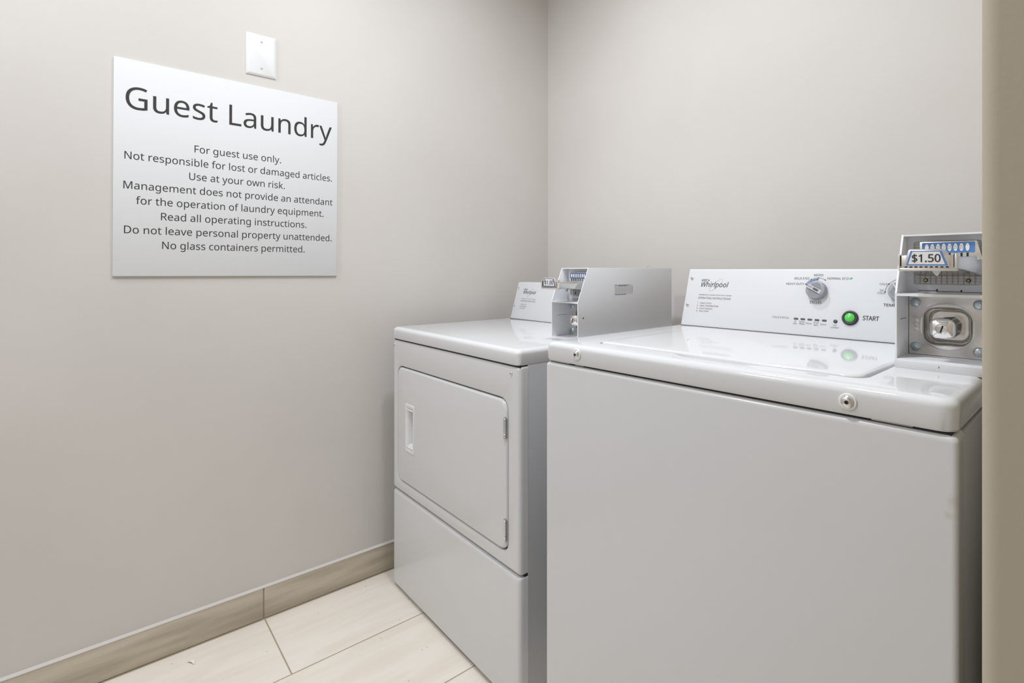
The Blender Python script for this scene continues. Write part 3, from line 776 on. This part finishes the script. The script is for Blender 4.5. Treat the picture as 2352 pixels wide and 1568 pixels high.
    k.loft([XZ(rrect(cx, cz, .0420, .0400, .013, 6), .0988), XZ(rrect(cx, cz, .0380, .0360, .012, 6), .0800), XZ(rrect(cx, cz, .0350, .0330, .011, 6), .0460), XZ(rrect(cx, cz, .0345, .0325, .010, 6), .0385),
            XZ(rrect(cx, cz, .0325, .0305, .009, 6), .0370), XZ(rrect(cx, cz, .0300, .0280, .009, 6), .0360), XZ(rrect(cx, cz, .0240, .0220, .009, 6), .0345), XZ(rrect(cx, cz, .0160, .0145, .007, 6), .0334), XZ(rrect(cx, cz, .0080, .0075, .0036, 6), .0328)], 'chrome', False, True, M)
    k.lathe([(.0082, -.001), (.0082, .0012), (.0074, .0020), (.0064, .0016), (0, .0019)], 'steel', M @ plane_y(.0332, cx, cz), 30)
    Ms = M @ plane_y(.0332, cx, cz) @ Matrix.Rotation(R(-16), 4, 'Z')
    k.box(-.0006, .0016, -.0058, .0058, .0012, .0023, 'black_plastic', M=Ms)
    k.build('lock', house, 'chrome lock plug with a dark key slot')
    for (x, z) in ((.0128, .0925), (.0128, .0160), (.0990, .0916), (.0990, .0150)):
        bo = MB()
        r = .0080
        bo.lathe([(r, -.001), (r, .0012), (r * .86, .0026), (r * .5, .0037), (0, .0041)], 'zinc', M @ plane_y(.0737, x, z), 28)
        bo.box(x + .0004, x + .0030, .0690, .0702, z - .0016, z + .0022, 'steel', r=.0004, M=M)
        bo.build('bolt', house, 'dull blue-grey domed bolt')
    return house


def console_shell(x0, x1, z0, yb, yt, h, top_d, mat='console_white'):
    """leaning control panel: returns builder and the matrix of its printed face"""
    ln = math.hypot(yt - yb, h)
    b = MB()
    prof = [(yb, z0), (yt - .0007, z0 + h - .004), (yt + .0004, z0 + h - .0012), (yt + .003, z0 + h), (yt + top_d, z0 + h), (yt + top_d + .004, z0 + h - .004), (yt + top_d + .006, z0)]
    b.prism(prof, 'x', x0, x1, mat, r=.0012)
    uy, uz = (yt - yb) / ln, h / ln
    M = Matrix(((1, 0, 0, 0), (0, uy, -uz, yb - uz * .0003), (0, uz, uy, z0 + uy * .0003), (0, 0, 0, 1)))
    return b, M


# ------------------------------------------------------------------ the dryer
W = .7365
dr = empty('clothes_dryer', (-1.7799, .8128, 0))
tag(dr, 'white front-loading dryer with square door, against the left wall', 'dryer')
DZ = .9247
b = MB()
b.box(0.002, W - .0005, .0284, .700, .012, .884, 'enamel_shaded', r=.002)
b.box(0.012, W - .012, .014, .060, 0, .014, 'gap_and_trim_dark')
for x in (.05, W - .05):
    for y in (.08, .64):
        b.lathe([(.02, 0), (.02, .014)], 'gap_and_trim_dark', Matrix.Translation((x, y, 0)), 16)
b.build('cabinet', dr, 'shaded grey-white cabinet side')

# front panel with the door opening pressed into it
b = MB()
fp = lambda ins, y: XZ(rr(ins, W - ins, .3515 + ins, .8815 - ins, .006, 6, 4), y)
op = lambda g, y, r: XZ(rr(.0395 - g, .6850 + g, .3945 - g, .7880 + g, r, 6, 4), y)
L = [fp(0, .0285), fp(0, .014)] + [fp(.011 * (1 - math.cos(R(15 * i))), .013 - .013 * math.sin(R(15 * i))) for i in range(1, 7)]
L += [op(.0075, 0, .034), op(.0050, .0010, .033), op(.0035, .0040, .032), op(.0030, .0130, .032)]
b.loft(L, 'enamel_panel', True, False)
ho = rr(.1080, .1670, .5100, .6685, .0025, 6, 4)
b.loft([op(.0030, .0130, .032), XZ(ho, .0131), XZ(ho, .0272)], 'gap_and_trim_dark', False, True)
b.build('front_panel', dr)
for x in (.0142, .7030):
    button_screw(dr, 'screw', x, 0, .8613, .0046, collar=None)

b = MB()
hole = rr(.1085, .1665, .5105, .6680, .0025, 6, 4)
dp = lambda ins, y: XZ(rr(.0395 + ins, .6850 - ins, .3945 + ins, .7880 - ins, .030, 6, 4), y)
L = [dp(0, .0125), dp(0, .0060)] + [dp(.0075 * (1 - math.cos(R(15 * i))), .0050 - .0075 * math.sin(R(15 * i))) for i in range(1, 7)]
L += [XZ(hole, -.0025), XZ(hole, .0060)]
b.loft(L, 'enamel_panel', False, False)
door = b.build('door', dr, 'flat square door with rounded corners')
b = MB()
hx0, hx1, hz0, hz1 = .1085, .1665, .5105, .6680
o = lambda ins, y, r=.0025: XZ(rr(hx0 + ins, hx1 - ins, hz0 + ins, hz1 - ins, r, 4), y)
s_ = lambda xa, xb, za, zb, y: XZ(rr(xa, xb, za, zb, .004, 4), y)
b.loft([o(0, .005), o(-.0022, -.0026), o(-.0016, -.0045), o(.0035, -.0050), s_(.1150, .1615, .5200, .6580, -.0030), s_(.1195, .1600, .5290, .6480, .0030), s_(.1205, .1595, .5310, .6460, .0170), s_(.1220, .1585, .5330, .6430, .0255)], 'white_plastic', False, True)
b.box(.1130, .1625, -.0058, -.0030, .6505, .6545, 'white_plastic', r=.0012)
b.box(.1130, .1625, -.0058, -.0030, .5235, .5275, 'white_plastic', r=.0012)
b.build('handle', door, 'white recessed pull handle', angle=50)
for z0, z1 in ((.6880, .7450), (.4205, .4810)):
    b = MB()
    x = .6800
    zc = [z0, z0 + .0135, z0 + .0145, z1 - .0085, z1 - .0075, z1 - .0022, z1]
    def cyl(za, zb, r=.0040):
        b.lathe([(r * .8, za), (r, za + .0008), (r, zb - .0008), (r * .8, zb)], 'steel', Matrix.Translation((x, -.0046, 0)), 18)
    cyl(z0, z0 + .0138); cyl(z0 + .0148, z1 - .004)
    b.lathe([(.0033, z1 - .004), (.0036, z1 - .001), (.0026, z1 + .001), (0, z1 + .0022)], 'steel', Matrix.Translation((x, -.0046, 0)), 18)
    b.box(x, x + .0050, -.0012, .0008, z0 + .002, z1 - .004, 'zinc')
    b.build('hinge', door, 'small bright metal hinge')

b = MB()
fq = lambda ins, y: XZ(rr(ins, W - ins, .0080 + ins, .3465 - ins, .006, 6), y)
b.loft([fq(0, .0285), fq(0, .014)] + [fq(.011 * (1 - math.cos(R(15 * i))), .013 - .013 * math.sin(R(15 * i))) for i in range(1, 7)], 'enamel_panel')
b.build('lower_panel', dr, 'plain lower front panel')
MB().box(.004, W - .002, .018, .03, .345, .354, 'gap_and_trim_dark').build('gap_shade', dr, 'dark gap between the two panels')  # solid dark strip in place of the shade between the panels
MB().box(.006, W - .003, .004, .69, .878, .890, 'gap_and_trim_dark').build('gap_shade', dr, 'dark gap under the lid')  # solid dark slab in place of the shade below the top panel

b = MB()
tl = lambda ins, z: XY(rr(.002 + ins, W - .001 - ins, -.0045 + ins, .705 - ins, .016, 6), z)
L = [tl(.004, .8838), tl(.001, .8845), tl(0, .8865), tl(0, DZ - .013)] + [tl(.013 * (1 - math.cos(R(15 * i))), DZ - .013 + .013 * math.sin(R(15 * i))) for i in range(1, 7)]
b.loft(L, 'enamel')
b.build('top_panel', dr, 'glossy white top panel')

b, CM = console_shell(.0160, .5975, DZ, .5126, .5571, .1506, .060)
b.box(.0165, .597, .5120, .52, DZ - .001, DZ + .0012, 'gap_and_trim_dark')
for (s, y, x0, x1, cap, m_) in (('COMMERCIAL DRYER HEAVY DUTY SERIES', .0855, .0600, .1530, .0026, 'ink'), ('OPERATING INSTRUCTIONS', .0752, .0590, .1535, .0047, 'ink_grey'),
                               ('1.', .0612, .0580, None, .0040, 'ink_grey'), ('Select CYCLE', .0612, .0670, .1000, .0040, 'ink_grey'), ('2.', .0530, .0578, None, .0040, 'ink_grey'), ('Insert Payment', .0530, .0665, .1050, .0040, 'ink_grey'),
                               ('3.', .0448, .0576, None, .0040, 'ink_grey'), ('Press START', .0448, .0665, .0980, .0040, 'ink_grey')):
    b.text(s, m_, CM, x0, y, x1, cap=cap)
con = b.build('control_console', dr, 'white leaning control console', recalc=False)
whirl_logo(CM, .0650, .1085, .0800).build('logo', con, 'dark script wordmark with a slanted ring', recalc=False)
for (u, v) in ((.0275, .1347), (.0268, .0560)):
    button_screw(con, 'screw', 0, 0, 0, .0040, Mx=CM @ Matrix.Translation((u, v, 0)))
box_d = coin_box(dr, (.5986, .2297, DZ), 1.0, '$1.00', 'label_navy', (2, 3, 4, 5), True)
b = MB()
b.box(.640, .662, .622, .632, DZ + .2075, DZ + .2105, 'steel', r=.0008)
for x in (.644, .6505, .657):
    b.lathe([(.0022, 0), (.0022, .0035), (.001, .0042)], 'steel', Matrix.Translation((x, .627, DZ + .2095)), 12)
b.build('top_bracket', box_d, 'tiny metal bracket on the box top')

# ------------------------------------------------------------------ the washer
V = .683
wa = empty('washing_machine', (-.8286, .7176, 0), .0361)
tag(wa, 'large white top-loading washing machine with green start button, nearest on the right', 'washer')
WZ = .978
b = MB()
b.box(.002, V, .0485, .640, .012, .9345, 'enamel_shaded', r=.004)
for x in (.05, V - .05):
    for y in (.08, .58):
        b.lathe([(.022, 0), (.022, .016)], 'gap_and_trim_dark', Matrix.Translation((x, y, 0)), 16)
b.build('cabinet', wa, 'shaded cabinet side')
b = MB()
wf = lambda ins, z, iy=0: XY(rr(-.0030 + ins, V + .0010 - ins, 0 + ins, .0480, .0065, 8), z)
b.loft([wf(0, .0), wf(0, .9280)] + [wf(.0085 * (1 - math.cos(R(15 * i))), .9280 + .0085 * math.sin(R(15 * i))) for i in range(1, 7)], 'washer_panel')
b.build('front_panel', wa, 'plain wide front panel')
b = MB()
b.box(.006, V - .006, .0060, .62, .930, .945, 'gap_and_trim_dark')
for x0, x1 in ((.004, .062), (.078, .100), (.596, .640)):
    b.box(x0, x1, .0040, .012, .9375, .9395, 'enamel_shaded', r=.0006)
b.build('gap_shade', wa, 'dark gap under the deck')  # dark slab stands for the shade in this gap

# deck with the sunken lid well and the finger scoop
N_, M_ = 6, 60
b = MB()
dk = lambda ins, z: XY(rr(-.0048 + ins, V - ins, -.001 + ins, .640 - ins, .018, N_, M_), z)


def scoop(pts, amt):
    out = []
    for (x, y) in pts:
        if y < .2 and .20 < x < .48:
            t = min(1.0, max(0.0, (1 - abs(x - .355) / .085) / .45))
            t = t * t * (3 - 2 * t)
            y -= amt * t
        out.append((x, y))
    return out


well = lambda g, r=.024: rr(.0890 - g, .5690 + g, .0600 - g, .4480 + g, r, N_, M_)
L = [dk(.006, .9405), dk(.0015, .9400), dk(0, .9430), dk(0, WZ - .011)] + [dk(.011 * (1 - math.cos(R(15 * i))), WZ - .011 + .011 * math.sin(R(15 * i))) for i in range(1, 7)]
L += [XY(scoop(well(.0058), .019), WZ), XY(scoop(well(.0046), .018), WZ - .0012), XY(scoop(well(.0036), .013), WZ - .0070), XY(scoop(well(.0028), .005), WZ - .0105), XY(well(.0024), WZ - .0110)]
b.loft(L, 'enamel')
deck = b.build('top_deck', wa, 'glossy white top deck')
b = MB()
ld = lambda ins, z: XY(rr(.0890 + ins, .5690 - ins, .0600 + ins, .4480 - ins, .022, N_, M_), z)
L = [ld(0, WZ - .0108), ld(0, WZ - .0005)] + [ld(.006 * (1 - math.cos(R(18 * i))), WZ - .0010 + .0042 * math.sin(R(18 * i))) for i in range(1, 6)] + [ld(.012, WZ + .0036)]
b.loft(L, 'enamel')
b.build('lid', wa, 'glossy flush lid')
button_screw(wa, 'screw', .0878, -.001, .9603, .0088, collar=.0112)
button_screw(wa, 'screw', .5710, -.001, .9567, .0088, collar=.0108)

b, CM = console_shell(.0085, .5745, WZ, .4892, .5337, .1509, .062)
b.box(.009, .574, .4886, .496, WZ - .001, WZ + .0012, 'gap_and_trim_dark')
T = lambda s, x0, y, x1, cap, m_='ink_grey', bold=0.0, align='L': b.text(s, m_, CM, x0, y, x1, cap=cap, bold=bold, align=align)
T('COMMERCIAL WASHER HEAVY DUTY SERIES', .0483, .0850, .1418, .0026, 'ink')
T('OPERATING INSTRUCTIONS', .0483, .0752, .1407, .0050)
for k, s in enumerate(('Select CYCLE', 'Select TEMPERATURE', 'Insert Payment', 'Press START')):
    y = .0618 - .0073 * k
    T('%d.' % (k + 1), .0480, y, None, .0040)
    T(s, .0565, y, (.0890, .1100, .0940, .0850)[k], .0040)
T('HEAVY DUTY', .2754, .1187, .3163, .0050)
T('DELICATES', .2931, .1320, .3265, .0050)
T('MIXED', .3361, .1404, .3559, .0050)
T('NORMAL ECO', .3653, .1328, .4086, .0050)
T('CYCLES', .3333, .0757, .3581, .0058, 'ink', .008)
T('CYCLE STATUS', .2526, .0364, .2906, .0044)
T('START', .4437, .0445, .4735, .0092, 'ink', .018)
T('COLD', .4690, .1220, .4835, .0042)
T('TAP', .4700, .1080, .4772, .0042); T('COLD', .4665, .1025, .4805, .0042)
T('TEMPERATURE', .4791, .0762, .5395, .0058, 'ink', .008)
for s1, s2, u in (('In', 'Use', .3063), ('Soak/', 'Wash', .3215), ('Rinse', '', .3365), ('Final', 'Spin', .3515), ('Done', '', .3668)):
    if s2:
        T(s1, u, .0300, None, .0036, align='C'); T(s2, u, .0250, None, .0036, align='C')
    else:
        T(s1, u, .0272, None, .0036, align='C')
T('Lid', .3905, .0272, None, .0036, align='C'); T('Locked', .3908, .0222, None, .0036, align='C')


def arc_line(c, r, w_, a0, a1, mat, lift, n=24):
    pts = [R(a0 + (a1 - a0) * i / n) for i in range(n + 1)]
    vs = [(c[0] + (r - w_ / 2) * math.cos(a), c[1] + (r - w_ / 2) * math.sin(a), lift) for a in pts] + [(c[0] + (r + w_ / 2) * math.cos(a), c[1] + (r + w_ / 2) * math.sin(a), lift) for a in pts]
    b.add(vs, [[i + 1, i, n + 1 + i, n + 2 + i] for i in range(n)], mat, CM)


KC, TC = (.3455, .1072), (.5090, .1070)
arc_line(KC, .0289, .0006, 152, 57, 'ink', 0)
for a in (152, 120, 88, 57):
    b.poly(circ(KC[0] + .0289 * math.cos(R(a)), KC[1] + .0289 * math.sin(R(a)), .0013, 16), 'ink', CM @ Matrix.Translation((0, 0, .0001)))
arc_line(KC, .0253, .0034, 156, 88, 'ink_blue', .0001)
for k, ch in enumerate('DEEP WATER'):
    if ch != ' ':
        a = 147 - k * 5.4
        b.text(ch, 'label_white', CM @ Matrix.Translation((KC[0] + .0244 * math.cos(R(a)), KC[1] + .0244 * math.sin(R(a)), .0003)) @ Matrix.Rotation(R(a - 90), 4, 'Z'), 0, 0, cap=.0018, align='C')
arc_line(TC, .0289, .0006, 180, 30, 'ink', 0)
for a in (180, 143, 105, 68, 30):
    b.poly(circ(TC[0] + .0289 * math.cos(R(a)), TC[1] + .0289 * math.sin(R(a)), .0014, 16), 'ink', CM @ Matrix.Translation((0, 0, .0001)))
lf = [(.4108, .1338), (.4135, .1340), (.4155, .1352), (.4168, .1375), (.4140, .1376), (.4118, .1366), (.4108, .1352)]
b.poly(lf, 'leaf_green', CM)
con = b.build('control_console', wa, 'white leaning control console with printed settings', recalc=False)
whirl_logo(CM, .0515, .1085, .0775).build('logo', con, 'dark script wordmark with a slanted ring', recalc=False)
for (u, v) in ((.0206, .1318), (.0195, .0574)):
    button_screw(con, 'screw', 0, 0, 0, .0040, Mx=CM @ Matrix.Translation((u, v, 0)))


def control_knob(c, rot, label):
    Mk = CM @ Matrix.Translation((c[0], c[1], 0)) @ Matrix.Rotation(R(rot), 4, 'Z')
    k = MB()
    k.lathe([(.0215, 0), (.0213, .0020), (.0210, .0125), (.0203, .0139), (.0190, .0145), (0, .0145)], 'knob_grey', Mk, 48)
    # grip bar across the face, sloping shoulders either side
    bar = [(-.0192, -.0056), (.0192, -.0056), (.0192, .0056), (-.0192, .0056)]
    bar2 = [(-.0180, -.0046), (.0150, -.0046), (.0150, .0046), (-.0180, .0046)]
    k.loft([[(x, y, .0140) for x, y in bar], [(x, y, .0178) for x, y in bar2]], 'knob_light', True, True, Mk)
    for s in (1, -1):
        v = [(-.0130, s * .0060, .0147), (.0105, s * .0060, .0147), (.0035, s * .0165, .0147), (-.0050, s * .0170, .0147), (-.0100, s * .0054, .0161), (.0080, s * .0054, .0161)]
        k.add(v, [[0, 1, 2, 3], [4, 5, 1, 0]], 'knob_dark', Mk)
    k.poly(rr(-.0035, .0090, -.0026, .0026, .0016, 4), 'black_plastic', Mk @ Matrix.Translation((0, 0, .0180)))
    k.poly(rr(-.0175, -.0060, -.0005, .0005, .0002, 2), 'ink', Mk @ Matrix.Translation((0, 0, .0180)))
    return k.build('control_knob', con, label)


control_knob((.3468, .1052), -28, 'grey cycle selector knob')
control_knob(TC, -60, 'grey temperature knob half behind the coin box')
Mb = CM @ Matrix.Translation((.4197, .0470, 0))
b = MB()
b.lathe([(.0161, 0), (.0161, .0022), (.0152, .0040), (.0125, .0046), (.0106, .0040), (.0104, .0010)], 'black_plastic', Mb, 48)
b.build('button_bezel', con, 'black ring around the start button')
b = MB()
b.lathe([(.0102, .0005), (.0102, .0046), (.0094, .0064), (.0072, .0079), (.0040, .0087), (0, .0089)], 'button_green', Mb, 40)
b.build('start_button', con, 'bright green round start button', angle=60)
for u in (.3073, .3223, .3377, .3529, .3683):
    b = MB()
    b.loft([[(p[0], p[1], z) for p in rrect(u, .0378, .0100 - i, .0040 - i, .0019, 5)] for z, i in ((-.0005, 0), (.0003, 0), (.0006, .0006))], 'lamp_off', False, True, CM)
    b.build('indicator_light', con, 'dark unlit status lamp')
b = MB()
b.lathe([(.0042, -.0004), (.0042, .0004), (.0036, .0007), (0, .0007)], 'lamp_off', CM @ Matrix.Translation((.3912, .0375, 0)), 24)
b.build('indicator_light', con, 'round unlit lid lock lamp')

# coin box on its white base, scaled to the smaller box of the washer
S = .92
bx, by = .5770, .1900
b = MB()
b.box(bx - .0006, V - .0008, by - .0012, by + .40, WZ - .0005, .9905, 'enamel', r=.001)
b.box(bx + .0545, bx + .0553, by - .0014, by, .9838, .9866, 'ink')
base = b.build('coin_box_base', wa, 'thin white base strip under the coin box')
coin_box(wa, (bx, by, .9900), S, '$1.50', 'label_blue', (1, 2, 3, 4, 5, 6), False, .1165)

# ------------------------------------------------------------------ scrap on the floor
b = MB()
pts = []
for i in range(9):
    a = i / 8
    pts.append((-.014 + .030 * a, -.006 + .012 * a + .006 * math.sin(a * 2.5), .001 + .006 * math.sin(a * math.pi)))
vs = []; fs = []
for i, p in enumerate(pts):
    wd = .0045 * math.sin(math.pi * (i + .6) / 9.2)
    vs += [(p[0] + wd * .4, p[1] - wd, p[2]), (p[0] - wd * .4, p[1] + wd, p[2] + .0015), (p[0] + wd * .4, p[1] - wd, p[2] + .0006), (p[0] - wd * .4, p[1] + wd, p[2] + .0021)]
for i in range(8):
    o = i * 4; q = o + 4
    fs += [[o, o + 1, q + 1, q], [o + 2, q + 2, q + 3, o + 3], [o, q, q + 2, o + 2], [o + 1, o + 3, q + 3, q + 1]]
fs += [[0, 2, 3, 1], [32, 33, 35, 34]]
b.add(vs, fs, 'paper')
o = b.build('paper_scrap', loc=(-1.800, .2085, 0.0))
o.scale = (.8, .8, .8)
tag(o, 'tiny curled white paper scrap lying on the floor tile', 'scrap')
